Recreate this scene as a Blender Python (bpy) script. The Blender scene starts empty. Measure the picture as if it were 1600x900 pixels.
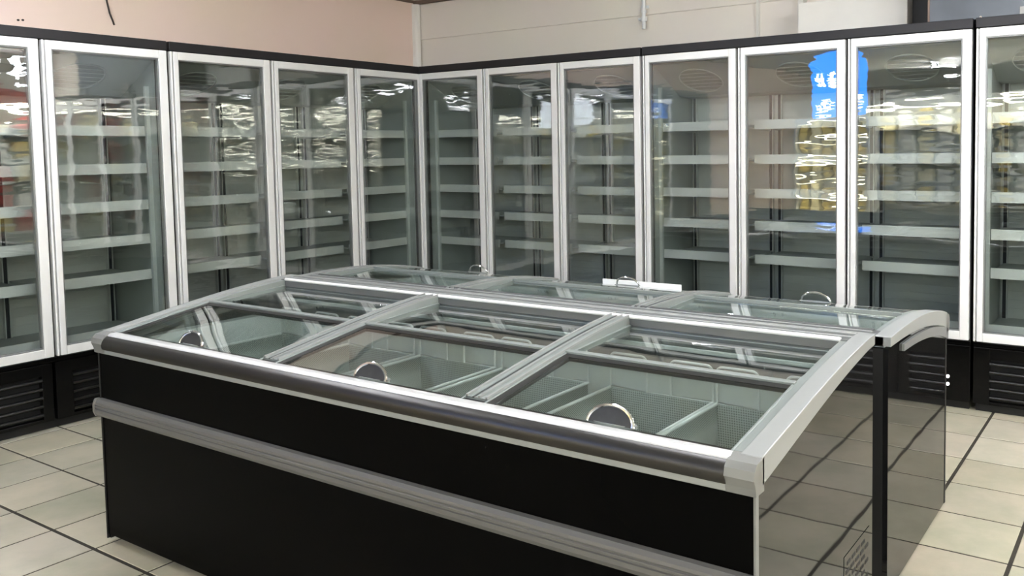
import bpy, bmesh, math, random
from mathutils import Vector, Matrix

S = bpy.context.scene
COL = S.collection
R = math.radians
random.seed(7)

# ------------------------------------------------------------------ camera
CAM = dict(loc=(4.8271, -4.7631, 1.3999), yaw=-0.5663, pitch=0.060, roll=-0.0133, f=1345.15, cx=967.8, cy=315.4)
def make_camera():
    c = bpy.data.cameras.new('camera'); o = bpy.data.objects.new('camera', c); COL.objects.link(o)
    yaw, pit, rol = CAM['yaw'], CAM['pitch'], CAM['roll']
    d = Vector((math.cos(pit)*math.sin(yaw), math.cos(pit)*math.cos(yaw), -math.sin(pit)))
    r = Vector((math.cos(yaw), -math.sin(yaw), 0)); u = r.cross(d)
    r2 = r*math.cos(rol) + u*math.sin(rol); u2 = -r*math.sin(rol) + u*math.cos(rol)
    m = Matrix((r2, u2, -d)).transposed().to_4x4(); m.translation = Vector(CAM['loc'])
    o.matrix_world = m
    c.sensor_fit = 'HORIZONTAL'; c.sensor_width = 36.0
    c.lens = CAM['f']/1600.0*36.0
    c.shift_x = -(CAM['cx']-800)/1600.0
    c.shift_y = (CAM['cy']-450)/1600.0
    c.clip_start = 0.05; c.clip_end = 100
    S.camera = o
make_camera()

# ------------------------------------------------------------------ world, exposure, render look
w = bpy.data.worlds.new('world'); S.world = w; w.use_nodes = True
w.node_tree.nodes['Background'].inputs[0].default_value = (0.9, 0.95, 1.0, 1)
w.node_tree.nodes['Background'].inputs[1].default_value = 0.3
S.view_settings.view_transform = 'Standard'; S.view_settings.look = 'None'
S.view_settings.exposure = 0.72; S.view_settings.gamma = 1.0; S.view_settings.use_curve_mapping = False
S.cycles.max_bounces = 10; S.cycles.diffuse_bounces = 4; S.cycles.glossy_bounces = 6
S.cycles.transparent_max_bounces = 24; S.cycles.caustics_reflective = False; S.cycles.caustics_refractive = False
S.cycles.sample_clamp_indirect = 40.0

LAMP = 62.0      # strength of the ceiling tubes
CEIL = 2.72

# ------------------------------------------------------------------ materials
def rgb(h):
    h = h.lstrip('#'); v = [int(h[i:i+2], 16)/255 for i in (0, 2, 4)]
    return tuple((x/12.92 if x <= .04045 else ((x+.055)/1.055)**2.4) for x in v) + (1,)
MATS = {}
def nodes(name):
    m = bpy.data.materials.new(name); m.use_nodes = True; nt = m.node_tree
    for n in list(nt.nodes):
        if n.type != 'OUTPUT_MATERIAL': nt.nodes.remove(n)
    out = [n for n in nt.nodes if n.type == 'OUTPUT_MATERIAL'][0]
    MATS[name] = m
    return m, nt, out
def N(nt, t, **k):
    n = nt.nodes.new(t)
    for a, b in k.items():
        if a.startswith('i_'):
            key = a[2:]; key = int(key) if key.isdigit() else key.replace('_', ' ')
            n.inputs[key].default_value = b
        else: setattr(n, a, b)
    return n
def L(nt, a, b): nt.links.new(a, b)
def plain(name, col, rough=.5, metal=0., var=.06, scale=6., bump=0., bscale=40., spec=.5, stretch=(1, 1, 1), coat=0.):
    m, nt, out = nodes(name)
    p = N(nt, 'ShaderNodeBsdfPrincipled'); L(nt, p.outputs[0], out.inputs[0])
    tc = N(nt, 'ShaderNodeTexCoord'); mp = N(nt, 'ShaderNodeMapping'); mp.inputs['Scale'].default_value = stretch
    L(nt, tc.outputs['Object'], mp.inputs[0])
    nz = N(nt, 'ShaderNodeTexNoise'); nz.inputs['Scale'].default_value = scale; nz.inputs['Detail'].default_value = 4
    L(nt, mp.outputs[0], nz.inputs[0])
    c = rgb(col) if isinstance(col, str) else tuple(col)+(1,)
    mr = N(nt, 'ShaderNodeMapRange'); mr.inputs[1].default_value = .3; mr.inputs[2].default_value = .7
    mr.inputs[3].default_value = 1-var; mr.inputs[4].default_value = 1+var
    L(nt, nz.outputs[0], mr.inputs[0])
    mx = N(nt, 'ShaderNodeVectorMath', operation='SCALE'); mx.inputs[0].default_value = c[:3]
    L(nt, mr.outputs[0], mx.inputs['Scale']); L(nt, mx.outputs[0], p.inputs['Base Color'])
    p.inputs['Roughness'].default_value = rough; p.inputs['Metallic'].default_value = metal
    p.inputs['Specular IOR Level'].default_value = spec
    if coat: p.inputs['Coat Weight'].default_value = coat; p.inputs['Coat Roughness'].default_value = .02
    if bump:
        n2 = N(nt, 'ShaderNodeTexNoise'); n2.inputs['Scale'].default_value = bscale; n2.inputs['Detail'].default_value = 2
        L(nt, mp.outputs[0], n2.inputs[0])
        b = N(nt, 'ShaderNodeBump'); b.inputs['Strength'].default_value = 1; b.inputs['Distance'].default_value = bump
        L(nt, n2.outputs[0], b.inputs['Height']); L(nt, b.outputs[0], p.inputs['Normal'])
        if coat: L(nt, b.outputs[0], p.inputs['Coat Normal'])
    return m
def glass(name, tint, f0, dist, scale, rough=0.0):
    """thin clear sheet: see-through plus a mirror layer whose share follows the angle; bump = wavy tempered glass"""
    m, nt, out = nodes(name)
    tc = N(nt, 'ShaderNodeTexCoord'); mp = N(nt, 'ShaderNodeMapping'); mp.inputs['Scale'].default_value = scale
    L(nt, tc.outputs['Object'], mp.inputs[0])
    nz = N(nt, 'ShaderNodeTexNoise'); nz.inputs['Scale'].default_value = 1; nz.inputs['Detail'].default_value = 2; nz.inputs['Roughness'].default_value = .45
    L(nt, mp.outputs[0], nz.inputs[0])
    b = N(nt, 'ShaderNodeBump'); b.inputs['Distance'].default_value = dist; b.inputs['Strength'].default_value = 1
    L(nt, nz.outputs[0], b.inputs['Height'])
    g = N(nt, 'ShaderNodeNewGeometry')
    dt = N(nt, 'ShaderNodeVectorMath', operation='DOT_PRODUCT'); L(nt, g.outputs['Normal'], dt.inputs[0]); L(nt, g.outputs['Incoming'], dt.inputs[1])
    ab = N(nt, 'ShaderNodeMath', operation='ABSOLUTE'); L(nt, dt.outputs['Value'], ab.inputs[0])
    su = N(nt, 'ShaderNodeMath', operation='SUBTRACT'); su.inputs[0].default_value = 1; L(nt, ab.outputs[0], su.inputs[1])
    pw = N(nt, 'ShaderNodeMath', operation='POWER'); pw.inputs[1].default_value = 5; L(nt, su.outputs[0], pw.inputs[0])
    ml = N(nt, 'ShaderNodeMath', operation='MULTIPLY_ADD'); ml.inputs[1].default_value = 1-f0; ml.inputs[2].default_value = f0; ml.use_clamp = True
    L(nt, pw.outputs[0], ml.inputs[0])
    tr = N(nt, 'ShaderNodeBsdfTransparent'); tr.inputs[0].default_value = tint+(1,)
    gl = N(nt, 'ShaderNodeBsdfGlossy'); gl.inputs['Roughness'].default_value = rough; gl.inputs[0].default_value = (1, 1, 1, 1)
    L(nt, b.outputs[0], gl.inputs['Normal'])
    mx = N(nt, 'ShaderNodeMixShader'); L(nt, ml.outputs[0], mx.inputs[0]); L(nt, tr.outputs[0], mx.inputs[1]); L(nt, gl.outputs[0], mx.inputs[2])
    L(nt, mx.outputs[0], out.inputs[0])
    return m
def emit(name, col, s):
    m, nt, out = nodes(name)
    e = N(nt, 'ShaderNodeEmission'); e.inputs[0].default_value = rgb(col); e.inputs[1].default_value = s
    L(nt, e.outputs[0], out.inputs[0]); return m
def perforated(name, base, hole, pitch):
    m, nt, out = nodes(name)
    p = N(nt, 'ShaderNodeBsdfPrincipled'); L(nt, p.outputs[0], out.inputs[0]); p.inputs['Roughness'].default_value = .45
    tc = N(nt, 'ShaderNodeTexCoord'); se = N(nt, 'ShaderNodeSeparateXYZ'); L(nt, tc.outputs['Object'], se.inputs[0])
    def combo(cx, cy, cz):
        a = N(nt, 'ShaderNodeVectorMath', operation='DOT_PRODUCT'); L(nt, tc.outputs['Object'], a.inputs[0])
        k = 2*math.pi/pitch/1.4; a.inputs[1].default_value = (cx*k, cy*k, cz*k)
        s = N(nt, 'ShaderNodeMath', operation='SINE'); L(nt, a.outputs['Value'], s.inputs[0]); return s
    a = combo(1, 1, 1.1); b = combo(1, -1, .9)
    b.inputs[0].links[0].from_node.inputs[1].default_value = tuple(x*2*math.pi/pitch/1.4 for x in (1, -1, -1))
    mul = N(nt, 'ShaderNodeMath', operation='MULTIPLY'); L(nt, a.outputs[0], mul.inputs[0]); L(nt, b.outputs[0], mul.inputs[1])
    mr = N(nt, 'ShaderNodeMapRange'); mr.inputs[1].default_value = .15; mr.inputs[2].default_value = .4
    L(nt, mul.outputs[0], mr.inputs[0])
    mx = N(nt, 'ShaderNodeMix', data_type='RGBA'); mx.inputs[6].default_value = rgb(base); mx.inputs[7].default_value = rgb(hole)
    L(nt, mr.outputs[0], mx.inputs[0]); L(nt, mx.outputs[2], p.inputs['Base Color'])
    return m

plain('silver', '#dedfdd', .38, .15, .03, 3)
plain('silver_dark', '#7f8180', .4, .4, .04, 3)
plain('frame_plastic', '#909391', .42, .25, .03, 5)
plain('lid_plastic', '#838a87', .38, .3, .04, 8)
plain('rail_highlight_tone', '#d2d3d2', .4, .6, .04, 4)
plain('chrome_rail', '#474645', .36, 1., .05, 4, .0002, 6, stretch=(.6, 3, 3))
plain('bumper', '#646361', .45, .3, .05, 3, .00006, 60, stretch=(.3, 6, 6))
plain('black_panel', '#070707', .2, 0, .1, 3, spec=.2)
plain('black_front', '#040404', .25, 0, .1, 3, spec=.03)
plain('black_gloss', '#2a2a2a', .22, .7, .05, 3, spec=1.)
plain('black_matte', '#0a0a0a', .6, 0, .1, 8)
plain('header_black', '#1b1a1c', .5, .0, .18, 5, .0003, 60, spec=.35)
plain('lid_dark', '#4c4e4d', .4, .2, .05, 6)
plain('cover_grey', '#777b79', .5, 0, .05, 2)
plain('rail_grey', '#636665', .4, .3, .05, 6)
plain('block_grey', '#7b7c7a', .4, .3, .03, 6)
plain('seal', '#161716', .4, 0, .1, 8)
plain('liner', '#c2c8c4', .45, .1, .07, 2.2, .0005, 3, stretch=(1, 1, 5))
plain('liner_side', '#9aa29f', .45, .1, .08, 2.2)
plain('upright', '#c6ccc9', .4, .3, .05, 5)
plain('slot_dark', '#20262a', .6, 0, .05, 5)
plain('shelf', '#bcc2bf', .45, .1, .06, 5)
plain('price_rail', '#c6cbc8', .38, .15, .04, 4)
plain('fan_grey', '#7c8380', .5, .3, .05, 9)
plain('tub', '#cdd1cf', .4, .0, .07, 3, .0006, 5)
plain('wire', '#d3d6d4', .35, .1, .02, 9)
plain('handle_chrome', '#d5d6d6', .08, 1., .01, 9)
plain('handle_dark', '#2a2b2b', .45, .1, .25, 30, .0004, 60)
plain('vent_grey', '#7f7e79', .4, .2, .03, 5)
plain('white_plastic', '#dfe2e0', .4, 0, .03, 5)
plain('white_paint', '#e4e2d9', .6, 0, .03, 4)
plain('ceiling_paint', '#e4e2dc', .9, 0, .03, 1)
plain('brown_trim', '#6b5b50', .7, 0, .1, 4)
plain('steel_duct', '#53585d', .5, .4, .25, 2.5, .002, 3)
plain('cable_black', '#2a2119', .6)
plain('red_cloth', '#a83b33', .6, 0, .15, 3)
plain('gold_bag', '#c9b25e', .5, 0, .3, 9)
plain('cream_bag', '#d8cfa6', .5, 0, .2, 9)
plain('white_bag', '#d8d8d4', .5, 0, .15, 9)
plain('blue_strip', '#2f5fd0', .5)
plain('wood_trim', '#7a6a58', .6, 0, .1, 6)
perforated('perforated', '#b4bab6', '#59605c', .011)
glass('door_glass', (.89, .91, .898), .09, .0012, (2.4, 2.4, 10.0))
glass('lid_glass', (.90, .94, .925), .06, .0009, (3.0, 3.5, 3.0))
emit('tube_light', '#f4f6ff', LAMP)
emit('sign_blue', '#2b82f6', 6)
emit('sign_white', '#eef4ff', 14.0)
emit('canopy_light', '#fffbe8', 25)
emit('rack_fill_glow', '#fff4d0', 15)
emit('lamp_dot', '#ffffff', 2.0)

def end_panel_mat():
    m, nt, out = nodes('gloss_panel')
    p = N(nt, 'ShaderNodeBsdfPrincipled'); L(nt, p.outputs[0], out.inputs[0])
    p.inputs['Base Color'].default_value = rgb('#151515'); p.inputs['Roughness'].default_value = .03
    p.inputs['Specular IOR Level'].default_value = .5; p.inputs['IOR'].default_value = 1.45
    tc = N(nt, 'ShaderNodeTexCoord'); mp = N(nt, 'ShaderNodeMapping'); mp.inputs['Scale'].default_value = (1, 2.2, 2.2)
    L(nt, tc.outputs['Object'], mp.inputs[0])
    nz = N(nt, 'ShaderNodeTexNoise'); nz.inputs['Scale'].default_value = 1.4; nz.inputs['Detail'].default_value = 1
    L(nt, mp.outputs[0], nz.inputs[0])
    b = N(nt, 'ShaderNodeBump'); b.inputs['Distance'].default_value = .0008; b.inputs['Strength'].default_value = 1
    L(nt, nz.outputs[0], b.inputs['Height']); L(nt, b.outputs[0], p.inputs['Normal'])
end_panel_mat()

def tile_mat():
    m, nt, out = nodes('floor_tile')
    p = N(nt, 'ShaderNodeBsdfPrincipled'); L(nt, p.outputs[0], out.inputs[0])
    tc = N(nt, 'ShaderNodeTexCoord')
    at = N(nt, 'ShaderNodeAttribute', attribute_name='tone')
    nz = N(nt, 'ShaderNodeTexNoise'); nz.inputs['Scale'].default_value = 3.2; nz.inputs['Detail'].default_value = 6; nz.inputs['Roughness'].default_value = .6
    L(nt, tc.outputs['Object'], nz.inputs[0])
    cr = N(nt, 'ShaderNodeValToRGB')
    cr.color_ramp.elements[0].position = .3; cr.color_ramp.elements[0].color = rgb('#979784')
    cr.color_ramp.elements[1].position = .62; cr.color_ramp.elements[1].color = rgb('#b3ad9b')
    L(nt, nz.outputs[0], cr.inputs[0])
    sc = N(nt, 'ShaderNodeVectorMath', operation='MULTIPLY'); L(nt, cr.outputs[0], sc.inputs[0]); L(nt, at.outputs['Color'], sc.inputs[1])
    L(nt, sc.outputs[0], p.inputs['Base Color'])
    n2 = N(nt, 'ShaderNodeTexNoise'); n2.inputs['Scale'].default_value = 9; L(nt, tc.outputs['Object'], n2.inputs[0])
    mr = N(nt, 'ShaderNodeMapRange'); mr.inputs[3].default_value = .3; mr.inputs[4].default_value = .5
    L(nt, n2.outputs[0], mr.inputs[0]); L(nt, mr.outputs[0], p.inputs['Roughness'])
tile_mat()
plain('grout', '#2b271d', .85, 0, .35, 12)

def wall_mat(name, c1, c2, scale):
    m, nt, out = nodes(name)
    p = N(nt, 'ShaderNodeBsdfPrincipled'); L(nt, p.outputs[0], out.inputs[0]); p.inputs['Roughness'].default_value = .75
    tc = N(nt, 'ShaderNodeTexCoord')
    nz = N(nt, 'ShaderNodeTexNoise'); nz.inputs['Scale'].default_value = scale; nz.inputs['Detail'].default_value = 3
    L(nt, tc.outputs['Object'], nz.inputs[0])
    cr = N(nt, 'ShaderNodeValToRGB'); cr.color_ramp.elements[0].position = .35; cr.color_ramp.elements[0].color = rgb(c1)
    cr.color_ramp.elements[1].position = .65; cr.color_ramp.elements[1].color = rgb(c2)
    L(nt, nz.outputs[0], cr.inputs[0]); L(nt, cr.outputs[0], p.inputs['Base Color'])
wall_mat('wall_pink', '#ead6c4', '#ecd4c8', 1.3)
wall_mat('wall_cream', '#e6e2d4', '#e8e0d6', 1.2)
wall_mat('wall_plain', '#cfc9bd', '#c9c2b6', 1.0)

# ------------------------------------------------------------------ mesh helpers
class MB:
    def __init__(s): s.v = []; s.f = []; s.sm = []
    def box(s, x0, x1, y0, y1, z0, z1):
        n = len(s.v)
        s.v += [(x0, y0, z0), (x1, y0, z0), (x1, y1, z0), (x0, y1, z0), (x0, y0, z1), (x1, y0, z1), (x1, y1, z1), (x0, y1, z1)]
        for q in ((0, 3, 2, 1), (4, 5, 6, 7), (0, 1, 5, 4), (1, 2, 6, 5), (2, 3, 7, 6), (3, 0, 4, 7)):
            s.f.append(tuple(n+i for i in q)); s.sm.append(False)
        return s
    def extrude(s, prof, x0, x1, axis='x', smooth=False):
        """closed polygon profile extruded along an axis. prof in (y,z) for x, (x,z) for y, (x,y) for z"""
        n = len(s.v); k = len(prof)
        for t in (x0, x1):
            for a, b in prof:
                s.v.append({'x': (t, a, b), 'y': (a, t, b), 'z': (a, b, t)}[axis])
        for i in range(k):
            j = (i+1) % k
            s.f.append((n+i, n+j, n+k+j, n+k+i)); s.sm.append(smooth)
        s.f.append(tuple(n+i for i in reversed(range(k)))); s.sm.append(False)
        s.f.append(tuple(n+k+i for i in range(k))); s.sm.append(False)
        return s
    def ribbon(s, pts, x0, x1, th):
        """sheet of thickness th (scalar or list) following pts (y,z), between x0 and x1 (scalars or lists)"""
        n = len(s.v); k = len(pts)
        for i, (y, z) in enumerate(pts):
            t = th[i] if isinstance(th, (list, tuple)) else th
            a = x0[i] if isinstance(x0, (list, tuple)) else x0
            b = x1[i] if isinstance(x1, (list, tuple)) else x1
            s.v += [(a, y, z), (b, y, z), (b, y, z-t), (a, y, z-t)]
        for i in range(k-1):
            a = n+4*i; b = a+4
            for p in range(4):
                q = (p+1) % 4
                s.f.append((a+p, a+q, b+q, b+p)); s.sm.append(p in (0, 2))
        s.f.append((n+3, n+2, n+1, n)); s.sm.append(False)
        e = n+4*(k-1); s.f.append((e, e+1, e+2, e+3)); s.sm.append(False)
        return s
    def tube(s, path, r, seg=8, closed=False):
        pts = [Vector(p) for p in path]; n0 = len(s.v); k = len(pts)
        up = Vector((0, 0, 1)); rings = []
        prev = None
        for i, p in enumerate(pts):
            if closed: d = (pts[(i+1) % k]-pts[i-1])
            else: d = pts[min(i+1, k-1)]-pts[max(i-1, 0)]
            d.normalize()
            if prev is None:
                a = d.cross(up)
                if a.length < 1e-4: a = d.cross(Vector((1, 0, 0)))
            else:
                a = prev - d*prev.dot(d)
            a.normalize(); prev = a; b = d.cross(a)
            ring = []
            for j in range(seg):
                t = 2*math.pi*j/seg
                s.v.append(tuple(p + a*math.cos(t)*r + b*math.sin(t)*r)); ring.append(len(s.v)-1)
            rings.append(ring)
        m = k if closed else k-1
        for i in range(m):
            A, B = rings[i], rings[(i+1) % k]
            for j in range(seg):
                q = (j+1) % seg
                s.f.append((A[j], A[q], B[q], B[j])); s.sm.append(True)
        if not closed:
            s.f.append(tuple(reversed(rings[0]))); s.sm.append(False)
            s.f.append(tuple(rings[-1])); s.sm.append(False)
        return s
    def build(s, name, mat, parent=None, bevel=0., seg=2):
        me = bpy.data.meshes.new(name); me.from_pydata(s.v, [], s.f)
        for p, q in zip(me.polygons, s.sm): p.use_smooth = q
        bm = bmesh.new(); bm.from_mesh(me); bmesh.ops.recalc_face_normals(bm, faces=bm.faces); bm.to_mesh(me); bm.free()
        me.materials.append(MATS[mat]); me.update()
        if any(s.sm): me.set_sharp_from_angle(angle=R(35))
        o = bpy.data.objects.new(name, me); COL.objects.link(o)
        if parent is not None: o.parent = parent
        if bevel:
            b = o.modifiers.new('bevel', 'BEVEL'); b.width = bevel; b.segments = seg; b.limit_method = 'ANGLE'; b.angle_limit = R(40)
        return o
def tag(o, label=None, cat=None, group=None, kind=None):
    if label: o['label'] = label
    if cat: o['category'] = cat
    if group: o['group'] = group
    if kind: o['kind'] = kind
    return o
def empty(name, loc=(0, 0, 0), rz=0.):
    o = bpy.data.objects.new(name, None); COL.objects.link(o); o.location = loc; o.rotation_euler = (0, 0, rz)
    o.empty_display_size = .1; return o
def structure(mb, name, mat, bevel=0.):
    return tag(mb.build(name, mat, None, bevel), kind='structure')
def copy_tree(o, parent=None):
    c = o.copy(); COL.objects.link(c); c.parent = parent
    for ch in list(o.children): copy_tree(ch, c)
    return c
def curve(pts, n=24):
    """Catmull-Rom through pts (y,z), n samples between the first and last y"""
    ys = [p[0] for p in pts]; out = []
    P = [(2*pts[0][0]-pts[1][0], 2*pts[0][1]-pts[1][1])] + list(pts) + [(2*pts[-1][0]-pts[-2][0], 2*pts[-1][1]-pts[-2][1])]
    def z(y):
        i = max(k for k in range(len(pts)-1) if y >= ys[k]-1e-9)
        y0, y1 = ys[i], ys[i+1]; t = (y-y0)/(y1-y0)
        m0 = (P[i+2][1]-P[i][1])/(P[i+2][0]-P[i][0])*(y1-y0); m1 = (P[i+3][1]-P[i+1][1])/(P[i+3][0]-P[i+1][0])*(y1-y0)
        p0, p1 = pts[i][1], pts[i+1][1]
        return (2*t**3-3*t*t+1)*p0+(t**3-2*t*t+t)*m0+(-2*t**3+3*t*t)*p1+(t**3-t*t)*m1
    return z
def span(z, a, b, dz=0., n=16):
    return [(a+(b-a)*i/n, z(a+(b-a)*i/n)+dz) for i in range(n+1)]

# ------------------------------------------------------------------ the room
XW, YB, XR, YF = -.75, .75, 17.0, -20.0
structure(MB().box(XW-.1, XW, YF, YB+.1, 0, CEIL), 'wall_left', 'wall_pink')
structure(MB().box(XW, XR, YB, YB+.1, 0, CEIL), 'wall_back', 'wall_cream')
structure(MB().box(XR, XR+.1, YF, YB+.1, 0, CEIL), 'wall_right', 'wall_plain')
structure(MB().box(XW-.1, XR+.1, YF-.1, YF, 0, CEIL), 'wall_front', 'wall_plain')
structure(MB().box(XW-.1, XR+.1, YF-.1, YB+.1, CEIL, CEIL+.1), 'ceiling', 'ceiling_paint')
structure(MB().box(XW, XR, YB-.012, YB, 2.385, CEIL-.03), 'trim_1', 'wall_cream', .005)       # upper wall board and its ledge
structure(MB().box(XW, XR, YB-.05, YB-.022, CEIL-.03, CEIL).box(XW, XW+.03, YF, YB-.05, CEIL-.02, CEIL), 'trim_2', 'brown_trim')
structure(MB().extrude([(XW, YB-.022), (XW+.05, YB-.022), (XW+.045, YB-.05), (XW+.03, YB-.065), (XW, YB-.07)], 1.9, CEIL-.03, 'z'), 'trim_3', 'white_paint')
structure(MB().box(2.46, 2.475, YB-.03, YB-.022, 2.0, CEIL-.03).box(2.46, 2.475, YB-.008, YB, 2.0, 2.385), 'trim_4', 'white_paint')

def grid(lo, hi, known, pitch):
    g = sorted(known)
    while g[0]-pitch > lo: g.insert(0, g[0]-pitch)
    while g[-1]+pitch < hi: g.append(g[-1]+pitch)
    return g
def fill(a, b, n): return [a+(b-a)*i/n for i in range(n)]
gx = [.04, .355, .672, .998, 1.313, 1.614] + fill(1.952, 4.088, 7) + [4.088, 4.413]
gy = [-3.245] + fill(-2.918, -1.708, 4) + [-1.708, -1.378, -1.063, -.750, -.408, -.078]
gx = grid(-.75, 17, gx, .32); gy = grid(-20, .75, gy, .322)
bx_ = {round(v, 3): .014 for v in (4.088, 4.413, 4.733)}; by_ = {-3.245: .013}
def floor():
    me_v, me_f, tone = [], [], []
    ex = [(-.75, 0)]+[(v, bx_.get(round(v, 3), .0095)) for v in gx]+[(17.0, 0)]
    ey = [(-20.0, 0)]+[(v, by_.get(round(v, 3), .0095)) for v in gy]+[(.75, 0)]
    rnd = random.Random(3)
    for (a, wa), (b, wb) in zip(ex, ex[1:]):
        for (c, wc), (d, wd) in zip(ey, ey[1:]):
            x0, x1, y0, y1 = a+wa/2, b-wb/2, c+wc/2, d-wd/2
            if x1-x0 < .01 or y1-y0 < .01: continue
            n = len(me_v); h = .0018; z = rnd.uniform(-.0002, .0002)
            me_v += [(x0, y0, -h), (x1, y0, -h), (x1, y1, -h), (x0, y1, -h), (x0+h, y0+h, z), (x1-h, y0+h, z), (x1-h, y1-h, z), (x0+h, y1-h, z)]
            t = rnd.uniform(.90, 1.06); tt = (t*rnd.uniform(.99, 1.03), t, t*rnd.uniform(.95, 1.02))
            for q in ((4, 5, 6, 7), (0, 1, 5, 4), (1, 2, 6, 5), (2, 3, 7, 6), (3, 0, 4, 7)):
                me_f.append(tuple(n+i for i in q)); tone.append(tt)
    me = bpy.data.meshes.new('floor'); me.from_pydata(me_v, [], me_f)
    at = me.color_attributes.new('tone', 'FLOAT_COLOR', 'CORNER')
    for p in me.polygons:
        for li in p.loop_indices: at.data[li].color = tone[p.index]+(1,)
    me.materials.append(MATS['floor_tile'])
    tag(bpy.data.objects.new('floor', me), kind='structure'); COL.objects.link(bpy.data.objects['floor'])
    structure(MB().box(-.75, 17, -20, .75, -.06, -.0018), 'floor_grout', 'grout')
floor()

# ------------------------------------------------------------------ upright glass door freezers
P, ZT, ZB, H = .6621, 1.9948, .3813, 2.05
W = 3*P
SHELF_Z = [1.568, 1.357, 1.149, .952, .746]
def make_case(switches=True):
    root = empty('glass_door_freezer')
    g = .007                                                     # half the gap left between neighbouring cases
    s = MB()
    s.box(g, W-g, .62, .70, .06, H-.002)
    s.box(g, g+.030, .012, .62, .06, H-.055).box(W-g-.030, W-g, .012, .62, .06, H-.055)
    s.box(g+.030, W-g-.030, .05, .62, .06, .36).box(g+.030, W-g-.030, .012, .62, H-.055, H-.002)
    s.build('cabinet_body', 'black_panel', root)
    MB().box(g, W-g, -.034, .012, ZT+.004, H).build('header', 'header_black', root, .003)
    k = MB().box(g+.01, W-g-.01, .03, .05, .0, .09); k.box(g+.05, g+.09, .5, .6, 0, .06); k.box(W-g-.09, W-g-.05, .5, .6, 0, .06)
    k.build('kick_plate', 'black_matte', root)
    # lining
    b = MB().box(g+.034, W-g-.034, .585, .62, .40, H-.06)
    for i in range(26):                                           # pressed ribs across the back sheet
        z = .45+i*.05
        b.box(g+.036, W-g-.036, .580, .586, z, z+.012)
    b.build('back_lining', 'liner', root)
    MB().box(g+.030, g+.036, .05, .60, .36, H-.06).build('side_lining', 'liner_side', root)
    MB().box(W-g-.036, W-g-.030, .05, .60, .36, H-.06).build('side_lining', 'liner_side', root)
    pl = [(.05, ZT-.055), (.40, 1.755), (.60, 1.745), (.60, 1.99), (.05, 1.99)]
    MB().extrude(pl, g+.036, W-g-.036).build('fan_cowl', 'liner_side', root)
    MB().box(g+.036, W-g-.036, .05, .60, .36, .405).build('floor_deck', 'shelf', root, .003)
    MB().extrude([(.055, .405), (.075, .405), (.07, .455), (.055, .46)], g+.036, W-g-.036).build('front_sill', 'price_rail', root)
    # mullions behind the door gaps
    for i in range(4):
        x = i*P; a, c = x-.028, x+.028
        if i == 0: a, c = g, .040
        if i == 3: a, c = W-.040, W-g
        MB().box(a, c, .002, .030, ZB-.02, ZT).build('mullion', 'black_matte', root)
    MB().box(g, W-g, .0, .03, ZB-.032, ZB-.012).build('door_sill', 'black_panel', root, .002)
    # fans in the sloped cowl
    sl = math.atan2(ZT-.055-1.755, .35)
    for i in range(3):
        cx, cy = (i+.5)*P-.04, .23; cz = 1.755+(ZT-.055-1.755)*(.40-cy)/.35
        m = MB()
        M = Matrix.Translation((cx, cy, cz)) @ Matrix.Rotation(-sl, 4, 'X')
        for r_ in (.145,):
            m.tube([M @ Vector((r_*math.cos(t*2*math.pi/40), r_*.95*math.sin(t*2*math.pi/40), -.008)) for t in range(40)], .0035, 6, True)
        for t in range(7):
            yy = -.12+t*.04; q = math.sqrt(max(0, .14**2-yy*yy))
            m.tube([M @ Vector((-q, yy, -.003)), M @ Vector((q, yy, -.003))], .0022, 6)
        fg = m.build('fan_grille', 'liner_side', root)
        n = MB(); c = [M @ Vector((.138*math.cos(t*2*math.pi/40), .131*math.sin(t*2*math.pi/40), -.0015)) for t in range(40)]
        n.v = [tuple(p) for p in c]+[tuple(p+Vector((0, 0, .03))) for p in c]
        n.f = [tuple(range(40)), tuple(range(79, 39, -1))]+[(j, (j+1) % 40, 40+(j+1) % 40, 40+j) for j in range(40)]; n.sm = [False]*42
        n.build('fan_opening', 'fan_grey', fg)
    # slotted uprights on the back wall, plain ones in front at the case ends
    for i in range(4):
        xs = (i*P-.030, i*P+.030) if 0 < i < 3 else ((.072,) if i == 0 else (W-.072,))
        for x in xs:
            u = MB().box(x-.016, x-.010, .555, .58, .405, 1.75).box(x+.010, x+.016, .555, .58, .405, 1.75).build('shelf_upright', 'upright', root)
            MB().box(x-.010, x+.010, .562, .58, .405, 1.75).build('slot_channel', 'slot_dark', u)
    for x in (.052, W-.052):
        MB().box(x-.012, x+.012, .105, .125, .405, 1.80).build('front_upright', 'upright', root)
    # shelves
    for i in range(3):
        a = i*P+(.045 if i else .068); c = (i+1)*P-(.012 if i < 2 else .068)
        for z in SHELF_Z:
            m = MB().box(a, c, .135, .55, z-.030, z-.022)
            for q in (a+.01, c-.016): m.extrude([(.14, z-.022), (.55, z-.022), (.55, z-.055), (.45, z-.055), (.14, z-.032)], q, q+.004)
            sh = m.build('shelf', 'shelf', root)
            MB().extrude([(.117, z-.052), (.124, z-.052), (.126, z-.003), (.134, z+.002), (.134, z-.022), (.130, z-.022), (.128, z+.004), (.120, z+.004)], a, c).build('price_rail', 'price_rail', sh)
    # doors
    for i in range(3):
        x0, x1 = i*P+.008, (i+1)*P-.008
        if i == 0: x0 += .003
        if i == 2: x1 -= .003
        z0, z1 = ZB, ZT; fw = .045; y0, y1 = -.036, -.003
        m = MB()
        m.box(x0, x0+.010, y0, y1, z0, z1)                        # grip edge
        m.box(x0+.010, x0+.017, y0+.014, y1, z0, z1)              # groove
        m.box(x0+.017, x0+fw, y0, y1, z0+.0, z1)
        m.box(x1-fw, x1, y0, y1, z0, z1)
        m.box(x0+fw, x1-fw, y0, y1, z1-fw, z1); m.box(x0+fw, x1-fw, y0, y1, z0, z0+fw)
        d = m.build('door', 'silver', root, .0025)
        n = MB(); e = .007
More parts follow.
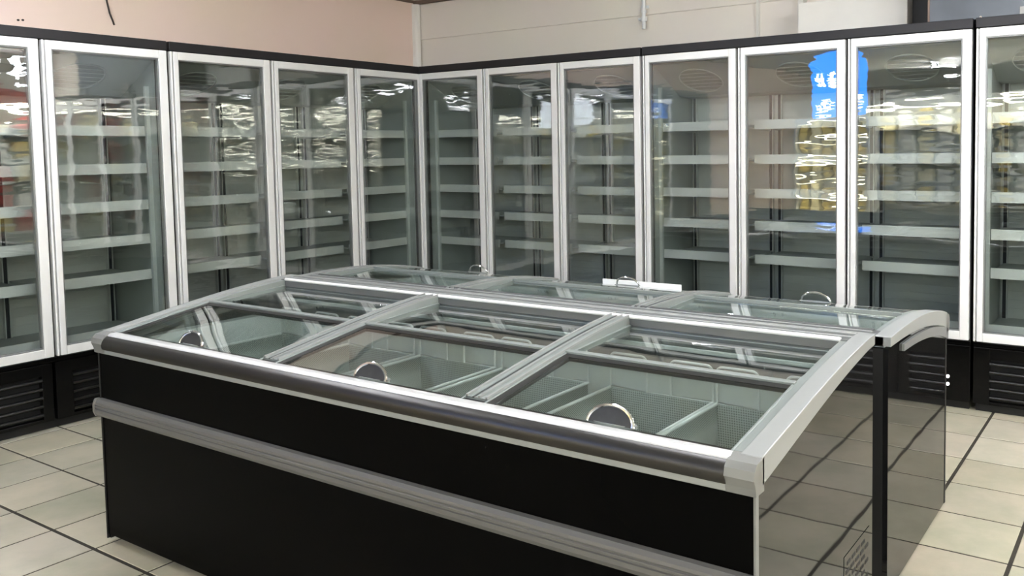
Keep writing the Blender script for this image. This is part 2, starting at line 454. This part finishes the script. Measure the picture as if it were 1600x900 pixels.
        n.box(x0+fw, x0+fw+e, y0+.006, y1, z0+fw, z1-fw).box(x1-fw-e, x1-fw, y0+.006, y1, z0+fw, z1-fw)
        n.box(x0+fw+e, x1-fw-e, y0+.006, y1, z1-fw-e, z1-fw).box(x0+fw+e, x1-fw-e, y0+.006, y1, z0+fw, z0+fw+e)
        n.build('glazing_bead', 'silver_dark', d, .001)
        MB().box(x0+fw+e-.001, x1-fw-e+.001, y0+.012, y0+.026, z0+fw+e-.001, z1-fw-e+.001).build('glass_pane', 'door_glass', d)
        MB().box(x0+.02, x1-.02, y1, .0015, z0+.012, z0+.028).box(x0+.02, x1-.02, y1, .0015, z1-.028, z1-.012).box(x0+.012, x0+.03, y1, .0015, z0+.012, z1-.012).box(x1-.03, x1-.012, y1, .0015, z0+.012, z1-.012).build('door_gasket', 'seal', d)
    # machine bay covers with louvres
    for i in range(3):
        x0, x1 = i*P+.008, (i+1)*P-.008
        la, lb = x0+.08, x1-.05
        if i == 2 and switches: lb = x1-.17
        zl, zh = .062, .285
        m = MB().box(x0, la, -.004, .03, .045, .345).box(lb, x1, -.004, .03, .045, .345).box(la, lb, -.004, .03, zh, .345).box(la, lb, -.004, .03, .045, zl)
        c = m.build('base_cover', 'black_panel', root, .002)
        n = MB()
        for j in range(5):
            z = zl+.006+j*.0445
            n.extrude([(.026, z+.004), (.004, z+.004)]+[(.006-.016*math.sin(q*math.pi/9), z+.015-.011*math.cos(q*math.pi/9)) for q in range(1, 9)]+[(.006, z+.026), (.020, z+.014)], la, lb, smooth=True)
        n.build('louvre', 'black_gloss', c)
        MB().box(la, lb, .031, .036, zl-.005, zh+.005).build('filter_mesh', 'black_matte', c)
        if i == 2 and switches:
            for z in (.131, .172):
                mm = MB(); mm.extrude([(3*P-.118+.009*math.cos(t*math.pi/8), z+.009*math.sin(t*math.pi/8)) for t in range(16)], -.009, -.003, 'y')
                mm.build('indicator_lamp', 'lamp_dot', c)
    return root
case = make_case(False)
case_sw = make_case(True)
def put(c, loc, rz, label):
    c.location = loc; c.rotation_euler = (0, 0, rz); tag(c, label, 'freezer', 'glass door freezers along the walls')
X0 = .0106
put(case, (X0, 0, 0), 0, 'three-door black glass freezer running from the room corner under the cream wall')
put(case_sw, (X0+W, 0, 0), 0, 'three-door black glass freezer between two others, reflecting the blue lit sign')
put(copy_tree(case), (X0+2*W, 0, 0), 0, 'black glass freezer cut by the frame edge, below the grey steel duct')
put(copy_tree(case), (0, .014-W, 0), R(90), 'three-door black glass freezer running from the room corner under the pinkish wall')
put(copy_tree(case), (0, .014-2*W, 0), R(90), 'black glass freezer cut by the frame edge, bright louvres in its base')
structure(MB().box(XW, XW+.05, -6.4, -4.1, 0, 2.2), 'added_wall_cover', 'cover_grey', .004)  # unseen grey panel, added to keep the freezer glass reflections grey
# corner filler between the two runs
tag(MB().extrude([(-.03, .60), (-.03, .0), (.0, -.02), (.02, -.02), (.02, .0), (-.005, .012), (-.01, .60)], 0, H, 'z').build('corner_post', 'black_matte'), 'narrow black post filling the corner between the two freezer runs', 'post')

# ------------------------------------------------------------------ island freezers
def make_island(name, loc, rz, Ln, prof, bars, label, end_trim=False, bumper=True, label_bay=None, vent=True):
    root = empty(name, loc, rz); tag(root, label, 'chest freezer', 'island chest freezers')
    z = curve(prof); D = .82; zf = prof[0][1]
    dz = zf-.76
    t = .03
    # outer panels
    MB().box(.004, Ln-.004, 0, .02, .028, zf-.062).build('front_panel', 'black_front', root)
    pts = span(z, .02, D-.02, -.03)
    for xa, xb in ((0., .016), (Ln-.016, Ln)):
        poly = [(.002, .014)]+[(.002, zf-.05)]+pts+[(D, z(D)-.03), (D, .012)]
        MB().extrude(poly, xa, xb).build('end_panel', 'gloss_panel', root)
    for xa, mt in ((-.0015, 'black_matte'), (Ln-.004, 'silver_dark')):
        MB().box(xa, xa+.0055, -.004, .012, .012, zf-.06).build('corner_trim', mt, root, .001)
    MB().box(.016, Ln-.016, D-.02, D, .015, z(D)-.03).build('back_panel', 'black_matte', root)
    f = MB()
    for xa in (.12, Ln-.2):
        for ya in (.1, D-.18): f.box(xa, xa+.08, ya, ya+.08, 0, .05)
    f.box(.03, Ln-.03, .04, D-.04, .04, .10)
    f.build('base_frame', 'black_matte', root)
    # bumper with rounded ends and grooves
    def bump_prof(z0, z1):
        h = z1-z0
        return [(0, z0), (-.016, z0+.004), (-.022, z0+.016), (-.022, z0+h*.42), (-.019, z0+h*.45), (-.019, z0+h*.48), (-.023, z0+h*.52), (-.023, z0+h*.60), (-.020, z0+h*.63), (-.020, z0+h*.66), (-.022, z0+h*.70), (-.020, z1-.012), (-.012, z1-.003), (0, z1)]
    bz0, bz1 = .466, .532
    if bumper: bp = MB().extrude(bump_prof(bz0, bz1), -.002, Ln+.002, smooth=False).build('bumper_rail', 'bumper', root)
    if bumper: MB().extrude([(0, bz0), (-.018, bz0), (-.026, bz0+.02), (-.026, bz1-.02), (-.018, bz1), (0, bz1)], -.015, -.002, smooth=False).build('bumper_cap', 'bumper', bp, .004)
    # top front rail: flat lip and bulging dark profile with a painted highlight strip
    MB().box(.06, Ln-.06, -.012, .02, zf-.062, zf-.045).build('front_lip', 'frame_plastic', root, .002)
    cp = [(.02, zf-.046)]+[(-.012+.0, zf-.046)]
    for i in range(13):
        a = math.pi*(1.12-.62*i/12)
        cp.append((.018+.040*math.cos(a)*1.0, zf-.030+.034*math.sin(a) if i > 2 else zf-.044+.006*i))
    cp += [(.05, zf+.006), (.05, zf-.02)]
    MB().extrude(cp, .06, Ln-.06, smooth=True).build('front_rail', 'chrome_rail', root)
    MB().extrude([(.032, zf+.009), (.032, zf-.004), (.012, zf-.004), (.000, zf+.001), (.003, zf+.005), (.012, zf+.0085)], .06, Ln-.06, smooth=True).build('rail_highlight', 'rail_highlight_tone', root)  # pale strip paints the ceiling highlight along the rail
    # corner blocks
    for xa, xb in ((-.008, .062), (Ln-.062, Ln+.006)):
        MB().extrude([(.03, zf-.062), (-.012, zf-.062), (-.014, zf-.046), (-.022, zf-.026), (-.018, zf-.008), (-.006, zf+.004), (.03, zf+.011)], xa, xb).build('corner_block', 'block_grey', root, .001)
    # end frames
    n = 24
    sp = span(z, .02, D, .008, n)
    th = [(.060-.030*min(1, (p[0]-.02)/(D-.02))) for p in sp]
    for xa, xb in ((-.008, .042), (Ln-.042, Ln+.006)):
        MB().ribbon(sp, xa, xb, th).build('end_frame', 'frame_plastic', root, .002)
    for xa, xb in ((.042, .066), (Ln-.066, Ln-.042)):
        MB().ribbon(span(z, .04, D-.02, .001, n), xa, xb, .03).build('end_frame_step', 'lid_plastic', root)
    if end_trim:
        sp2 = span(z, .0, .66, -.050, 12); th2 = [.040-.018*i/12 for i in range(13)]
        for xa, xb in ((-.008, .0), (Ln, Ln+.008)):
            MB().ribbon(sp2, xa, xb, th2).build('end_trim', 'silver_dark', root)
    # back rail
    br = MB().ribbon(span(z, D-.085, D-.01, .004, 6), .042, Ln-.042, .03).build('back_rail', 'rail_grey' if bumper else 'lid_dark', root)
    MB().ribbon(span(z, D-.060, D-.050, .008, 2), .066, Ln-.042, .008).ribbon(span(z, D-.024, D-.012, .009, 2), .042, Ln-.042, .010).build('rail_ridge', 'frame_plastic', br, .001)
    MB().extrude([(D-.080+.007*math.cos(q*math.pi/6), z(D-.08)+.003+.007*math.sin(q*math.pi/6)) for q in range(12)], .066, Ln-.066, smooth=True).build('glass_stop', 'silver' if bumper else 'lid_dark', br)
    MB().ribbon(span(z, D-.014, D, .006, 2), .016, Ln-.016, .03).build('rail_seal', 'seal', br)
    # cross bars
    for bx in bars:
        cb = MB().ribbon(span(z, .05, D-.05, .004, n), bx-.037, bx+.037, .03).build('cross_bar', 'lid_plastic', root)
        m = MB()
        for q, wd in ((-.033, .007), (.008, .006), (.033, .007)):
            m.ribbon(span(z, .05, D-.06, .0095, n), bx+q-wd/2, bx+q+wd/2, .008)
        m.build('bar_ridge', 'frame_plastic', cb)
        MB().ribbon(span(z, .05, D-.06, .0055, n), bx-.014, bx-.008, .004).build('bar_groove', 'lid_dark', cb)
    edges = [.066]+[v for b in bars for v in (b-.037, b+.037)]+[Ln-.066]
    for i in range(3):
        a, b = edges[2*i], edges[2*i+1]
        # rear lid, lower track
        fr = MB().ribbon(span(z, .395, .415, -.010, 2), a, b, .016)
        for q0, q1 in ((a, a+.010), (b-.010, b)): fr.ribbon([(.395, z(.395)-.003), (D-.09, z(D-.09)-.020)], q0, q1, .014)
        lid = fr.build('rear_lid', 'lid_plastic', root)
        MB().ribbon([(.415+(D-.50)*q/8, z(.415)-.006+(z(D-.085)-.024-z(.415)+.006)*q/8+.003*math.sin(math.pi*q/8)) for q in range(9)], a+.010, b-.010, .004).build('glass_pane', 'lid_glass', lid)
        # front lid, upper track
        fr = MB().ribbon(span(z, .385, .403, .006, 2), a, b, .014)
        fr.ribbon(span(z, .034, .385, .003, n), a, a+.006, .012).ribbon(span(z, .034, .385, .003, n), b-.006, b, .012)
        lid = fr.build('front_lid', 'lid_plastic', root, .001)
        MB().ribbon(span(z, .036, .385, -.001, n), a+.006, b-.006, .004).build('glass_pane', 'lid_glass', lid)
        sl_ = MB().ribbon(span(z, .362, .385, .0005, 2), a+.006, b-.006, .012)
        sl_.ribbon(span(z, .034, .385, .0005, n), a+.006, a+.030, .012)
        sl_.build('lid_seal', 'seal', lid)
        # half-round grip
        hx = a+(b-a)*.5+.03; hy = .052; hz = z(hy)
        ar = [(hx+.062*math.cos(t*math.pi/20), hy-.010+.016*math.sin(t*math.pi/20), hz+.003+.040*math.sin(t*math.pi/20)) for t in range(21)]
        hd = MB().tube(ar, .0045, 8).build('lid_handle', 'handle_chrome', lid)
        pl = MB(); N0 = len(ar)
        pl.v = [(p[0], p[1]-.0015, p[2]) for p in ar]+[(p[0], p[1]+.0015, p[2]) for p in ar]
        pl.f = [tuple(range(N0)), tuple(range(2*N0-1, N0-1, -1))]+[(j, j+1, N0+j+1, N0+j) for j in range(N0-1)]+[(N0-1, 0, N0, 2*N0-1)]
        pl.sm = [False]*len(pl.f)
        if bumper: pl.build('grip_plate', 'handle_dark', hd)
        MB().extrude([(hx+.066*math.cos(t*math.pi/12), hy+.004+.020*math.sin(t*math.pi/12)) for t in range(24)], hz-.002, hz+.005, 'z').build('grip_base', 'lid_plastic', hd)
        if label_bay == i:
            MB().box(hx-.26, hx+.17, -.004, .004, zf-.0, zf+.032).build('ticket_strip', 'white_plastic', lid, .002)
    # tank
    tz = zf-.03
    T = MB()
    T.box(.016, .066, .03, D-.02, .10, tz).box(Ln-.066, Ln-.016, .03, D-.02, .10, tz)
    T.box(.066, Ln-.066, .025, .075, .10, zf-.02)
    T.box(.066, Ln-.066, D-.09, D-.03, .10, z(D)-.035)
    T.box(.066, Ln-.066, .075, D-.09, .10, .20)
    T.build('tank_lining', 'tub', root)
    MB().box(.067, Ln-.067, D-.0935, D-.090, z(D)-.165, z(D)-.036).build('tank_shade_strip', 'lid_dark', root)  # dark colour stands in for seal and shade under the rear lids
    MB().box(.07, Ln-.07, D-.105, D-.094, z(D)-.085, z(D)-.072).build('tank_ledge', 'wire', root, .002)
    if vent:
        for xa in (Ln, ):
            v = MB().box(xa, xa+.0012, .565, .79, .07, .335).build('vent_plate', 'gloss_panel', root)
            m = MB()
            for r_ in range(11):
                zz = .09+r_*.0215
                for c_ in range(5):
                    ya = .578+c_*.042+(.0 if r_ % 2 else .010)
                    if ya+.030 > .785: continue
                    m.box(xa+.0010, xa+.0018, ya, ya+.030, zz, zz+.010)
            m.build('vent_slot', 'black_matte', v)
    return root, z

P1 = [(0, .762), (.17, .789), (.37, .821), (.56, .847), (.75, .865), (.82, .867)]
P2 = [(0, .750), (.10, .775), (.29, .803), (.47, .816), (.66, .818), (.82, .813)]
isl1, z1 = make_island('island_freezer', (1.592, -3.185, 0), 0., 2.549, P1, (.925, 1.76),
    'black chest freezer with sloped glass lids in front of its twin, holding perforated bins')
isl2, z2 = make_island('island_freezer', (4.124, -1.322, 0), R(180), 2.80, P2, (.92, 1.85),
    'black glass-lidded chest freezer standing behind the other, white strip on its far edge', end_trim=True, bumper=False, label_bay=1, vent=False)

# bins hanging in the front island
def make_basket():
    root = empty('storage_basket'); w_, d_, zr, zf_ = .365, .555, .64, .34
    e = .006
    m = MB().box(0, w_, 0, d_, zf_, zf_+.004)
    m.box(0, .003, 0, d_, zf_, zr).box(w_-.003, w_, 0, d_, zf_, zr).box(0, w_, 0, .003, zf_, zr).box(0, w_, d_-.003, d_, zf_, zr)
    m.build('basket_tray', 'perforated', root)
    MB().tube([(0, 0, zr), (w_, 0, zr), (w_, d_, zr), (0, d_, zr)], .0055, 8, True).build('rim', 'wire', root)
    for a, b in ((0, .135), (w_-.145, w_)):
        zt = .752; r_ = .02
        p = [(a, d_, zr)]+[(a+r_-r_*math.cos(t*math.pi/10), d_, zt-r_+r_*math.sin(t*math.pi/10)) for t in range(6)]
        p += [(b-r_+r_*math.sin(t*math.pi/10), d_, zt-r_+r_*math.cos(t*math.pi/10)) for t in range(6)]+[(b, d_, zr)]
        MB().tube(p, .004, 8).build('wire_loop', 'wire', root)
    return root
bk0 = make_basket()
side = ['at the end of the front island away from the camera', 'second along from the far end of the front island',
        'under the middle lids of the front island, nearer the far end', 'under the middle lids of the front island, beside the cross bar',
        'under the front island handle nearest the camera', 'last bin against the near end of the front island']
for i, lx in enumerate((.075, .495, .893, 1.290, 1.745, 2.123)):
    b = bk0 if i == 0 else copy_tree(bk0)
    b.location = Vector((1.585+lx, -3.185+.155, 0))
    tag(b, 'grey perforated storage bin '+side[i], 'basket', 'perforated bins in the island freezer')

# ------------------------------------------------------------------ things above the freezers
tag(MB().box(2.84, 3.515, .50, .728, 2.052, 2.312).build('duct_box', 'white_paint', None, .004), 'long beige box resting on top of the freezers below the wall', 'box')
tag(MB().box(2.775, 2.815, .66, .728, 2.052, 2.66).build('wall_channel', 'white_paint', None, .003), 'beige upright channel on the cream wall beside the long box', 'channel')
tag(MB().box(3.520, 3.612, .60, .72, 2.052, 2.70).build('black_post', 'black_matte', None, .002), 'black square post between the beige box and white board', 'post')
t = empty('white_board', (3.66, .60, 2.052)); tag(t, 'pale narrow upright board beside the black post', 'board')
MB().box(-.045, .055, .0, .02, 0, .62).build('board_panel', 'white_paint', t, .002)
MB().box(.040, .055, -.012, .0, 0, .62).build('board_edge', 'white_plastic', t, .002)
t = empty('metal_duct', (4.4, .3, 2.052)); tag(t, 'large dull grey steel duct on top of the freezers', 'duct')
MB().box(-.66, .85, -.25, .35, 0, .60).build('duct_body', 'steel_duct', t, .004)
MB().box(-.665, -.655, -.255, .35, 0, .60).build('duct_flange', 'brown_trim', t)
MB().extrude([(-.40+.006*math.cos(k*math.pi/6), .01+.006*math.sin(k*math.pi/6)) for k in range(12)], -.256, -.25, 'y').build('screw_head', 'handle_chrome', t)
MB().box(-.215, -.08, -.262, -.25, -.0, .045).build('junction_cover', 'vent_grey', t, .002)
t = empty('wall_pipe', (1.586, .70, 2.28)); tag(t, 'short white pipe with valve fitting on the cream wall', 'pipe')
MB().tube([(0, 0, 0), (0, 0, .40)], .014, 12).build('pipe_body', 'white_plastic', t)
MB().tube([(0, 0, .055), (0, 0, .085)], .024, 12).tube([(-.035, -.01, .07), (.02, -.01, .07)], .011, 10).tube([(0, 0, .115), (0, 0, .14)], .02, 12).build('valve', 'white_plastic', t)
MB().box(-.03, .03, .014, .028, .15, .17).build('clip', 'white_plastic', t)
cb = MB().tube([(XW+.006, -1.900, 2.70), (XW+.006, -1.905, 2.50), (XW+.008, -1.898, 2.37), (XW+.012, -1.885, 2.29), (XW+.012, -1.868, 2.245), (XW+.010, -1.860, 2.222)], .0055, 8).build('cable', 'cable_black')
tag(cb, 'thin dark cable end hanging down the pinkish wall', 'cable')
for i, (y, zz) in enumerate(((-2.392, 2.190), (-2.368, 2.193))):
    m = MB().extrude([(y+.007*math.cos(k*math.pi/6), zz+.006*math.sin(k*math.pi/6)) for k in range(12)], XW-.0, XW+.004).build('wall_anchor', 'cable_black')
    tag(m, ['dark wall plug above the freezers on the pinkish wall, bigger of two', 'small dark wall plug on the pinkish wall, nearer the cable'][i], 'wall plug')

# ------------------------------------------------------------------ lamps and the shop behind the camera
def lamp_fixture():
    root = empty('ceiling_lamp')
    MB().extrude([(-.10, 0), (.10, 0), (.06, -.05), (-.06, -.05)], -.62, .62).build('housing', 'white_paint', root)
    for y in (-.05, .05):
        MB().tube([(-.60, y, -.068), (.60, y, -.068)], .018, 10).build('fluorescent_tube', 'tube_light', root)
        MB().box(-.62, -.60, y-.015, y+.015, -.09, -.045).box(.60, .62, y-.015, y+.015, -.09, -.045).build('tube_holder', 'white_plastic', root)
    return root
lf = lamp_fixture(); first = True
for x, y, rz in [(4.9, -1.5, 0), (5.6, -.75, 0), (3.3, -2.7, 0), (6.0, -3.4, 0), (.95, -3.2, 90), (7.6, -5.2, 0), (4.6, -7.3, 0), (8.0, -7.3, 0), (11.4, -6.6, 0), (14.8, -7.3, 0),
                 (1.75, -9.9, 90), (5.5, -10.6, 0), (9.0, -10.4, 0), (12.5, -10.0, 0), (3.3, -13.5, 0), (7.6, -13.6, 0), (12, -13.5, 0), (10.6, -2.2, 0), (14.2, -2.0, 0)]:
    o = lf if first else copy_tree(lf); first = False
    o.location = (x, y, CEIL-.0); o.rotation_euler = (0, 0, R(rz))
    tag(o, 'twin white fluorescent tube fixture on the shop ceiling', 'ceiling lamp', 'twin tube ceiling lamps')

def display(name, loc, rz, Ln, label, fascia, light='canopy_light', shelves=5, top=2.08, lit=False):
    root = empty(name, loc, rz); tag(root, label, 'display fridge')
    MB().box(0, Ln, .70, .78, 0, top).box(0, .05, 0, .70, 0, top).box(Ln-.05, Ln, 0, .70, 0, top).box(.05, Ln-.05, 0, .70, 0, .32).build('fridge_body', 'white_paint', root)
    MB().box(0, Ln, -.02, .70, top-.02, top+.16).build('canopy', fascia, root)
    MB().box(.06, Ln-.06, -.03, .05, top-.075, top-.02).build('canopy_lamp', light, root)
    for i in range(shelves):
        zz = .50+i*.30
        if lit and i > 1: MB().box(.06, Ln-.06, .085, .105, zz-.045, zz-.012).build('added_light_strip', light, root)  # glowing strips added for the streaks mirrored in the doors
        s = MB().box(.05, Ln-.05, .12, .70, zz-.02, zz).build('fridge_shelf', 'white_paint', root)
        MB().box(.05, Ln-.05, .105, .12, zz-.035, zz+.01).build('shelf_edge', 'white_plastic', s)
    return root
display('open_fridge', (-.4, -8.6, 0), R(180), 7.0, 'long open shop fridge opposite the freezers', 'white_paint').location = (7.4, -9.6, 0)
display('open_fridge', (7.3, .60, 0), R(-90), 3.6, 'open shop fridge with a red fascia beyond the freezer run', 'red_cloth')

display('open_fridge', (13.2, -3.6, 0), R(-90), 8.0, 'long tall lit shop fridge added for bright strokes in the door glass', 'white_paint', shelves=7, top=2.45, lit=True)  # unseen lit unit, put in for the light strokes it reflects
# white character sign over the red fascia (seen mirrored in the glass doors)
sg = empty('lit_sign', (7.22, -.05, 2.30)); tag(sg, 'white lit sign strokes above the red fascia', 'sign')
rr = random.Random(11)
for k in range(4):
    m = MB(); y0 = .55-k*.36
    for q in range(5): zz = rr.uniform(.02, .28); a = rr.uniform(0, .08); m.box(-.01, .01, y0-.28+a, y0-a, zz, zz+.028)
    for q in range(4): yy = y0-rr.uniform(.02, .27); a = rr.uniform(0, .10); m.box(-.012, .008, yy-.014, yy+.014, a, .30-rr.uniform(0, .08))
    m.build('sign_stroke', 'sign_white', sg)
ws = empty('white_lightbox', (5.17, -9.0, 1.93)); tag(ws, 'wide white lit box sign hanging before the long shop fridge', 'sign')
MB().extrude([(-.65, .06), (-.60, 0), (.60, 0), (.65, .06), (.65, .44), (.60, .50), (-.60, .50), (-.65, .44)], -.05, .0, 'y').build('lightbox_face', 'sign_white', ws)
MB().tube([(-.4, -.02, .5), (-.4, -.02, CEIL-1.93)], .006, 6).build('hanging_rod', 'silver', ws)
MB().tube([(.4, -.02, .5), (.4, -.02, CEIL-1.93)], .006, 6).build('hanging_rod', 'silver', ws)
# hanging blue light box with arched top
bs = empty('blue_lightbox', (1.38, -6.0, 1.84)); tag(bs, 'blue lit hanging banner with an arched top', 'sign')
ap = [(-.42, 0), (.27, 0), (.27, .62)]+[(-.075+.345*math.cos(t*math.pi/16), .62+.17*math.sin(t*math.pi/16)) for t in range(1, 16)]+[(-.42, .62)]
MB().extrude(ap, -.04, .0, 'y').build('banner_face', 'sign_blue', bs)
m = MB()
for k in range(3):
    x0 = -.30+k*.17
    for q in range(4): zz = rr.uniform(.34, .50); m.box(x0-.06, x0+.06, 0, .006, zz, zz+.012)
    for q in range(3): xx = x0+rr.uniform(-.06, .06); m.box(xx-.007, xx+.007, 0, .006, .33, .52)
for k in range(22):
    xx = rr.uniform(-.40, .20); zz = rr.uniform(.03, .14); m.box(xx, xx+.05, 0, .006, zz, zz+.02)
m.build('banner_stroke', 'sign_white', bs)
MB().tube([(-.3, -.02, .70), (-.3, -.02, CEIL-1.84)], .006, 6).tube([(.3, -.02, .70), (.3, -.02, CEIL-1.84)], .006, 6).build('hanging_rod', 'silver', bs)
# rack of yellow packs below it
rk = empty('snack_rack', (1.12, -6.45, 0)); tag(rk, 'lit shop rack stacked with yellow packs', 'rack')
MB().box(-.50, .50, -.20, -.17, 0, 1.76).box(-.50, -.47, -.17, .2, 0, 1.76).box(.47, .50, -.17, .2, 0, 1.76).box(-.50, .50, -.20, .22, 1.74, 1.79).build('rack_frame', 'white_paint', rk)
MB().box(-.50, .50, .20, .215, .14, .26).build('rack_kick', 'blue_strip', rk)
for i in range(6):
    MB().box(-.47, .47, -.17, .2, .26+i*.25-.015, .26+i*.25).build('rack_shelf', 'white_paint', rk)
    MB().box(-.46, .46, .17, .20, .26+(i+1)*.25-.032, .26+(i+1)*.25-.016).build('rack_fill_strip', 'rack_fill_glow', rk)  # glowing strips added under the shelves to brighten the packs
def pack(mat, w_, d_, h_):
    m = MB(); k = 8
    m.box(-w_/2, w_/2, -d_/2, d_/2, 0, h_)
    o = m.build('snack_pack', mat, None, min(w_, d_)*.25, 3)
    return tag(o, None, 'pack')
def stock(protos, spots, label, group):
    for i, (x, y, zz, rz) in enumerate(spots):
        p = protos[i % len(protos)]
        o = p if p.users_collection and not p.get('label') else p.copy()
        if o is not p: COL.objects.link(o)
        o.location = (x, y, zz); o.rotation_euler = (0, 0, rz); tag(o, label, 'pack', group)
sp = [(1.12-.39+c*.156, -6.43, .26+i*.25, 0) for i in range(6) for c in range(6)]
stock([pack('gold_bag', .12, .22, .18), pack('cream_bag', .12, .22, .19), pack('gold_bag', .13, .2, .15)], sp, 'yellow snack pack on the lit shop rack', 'yellow packs on the shop rack')
sp = [(7.55, .45-c*.29, .50+i*.30, 0) for i in range(5) for c in range(12)]
stock([pack('red_cloth', .25, .24, .2), pack('gold_bag', .25, .24, .2), pack('white_bag', .25, .24, .17), pack('red_cloth', .25, .24, .22), pack('cream_bag', .25, .24, .2)], sp, 'coloured food pack in the red shop fridge', 'packs in the red shop fridge')
sp = [(7.2-c*.30, -9.92, .50+i*.30, 0) for i in range(5) for c in range(22)]
stock([pack('white_bag', .24, .25, .2), pack('cream_bag', .24, .25, .18), pack('white_bag', .26, .25, .22), pack('gold_bag', .22, .25, .2)], sp, 'pale food pack in the long shop fridge', 'packs in the long shop fridge')
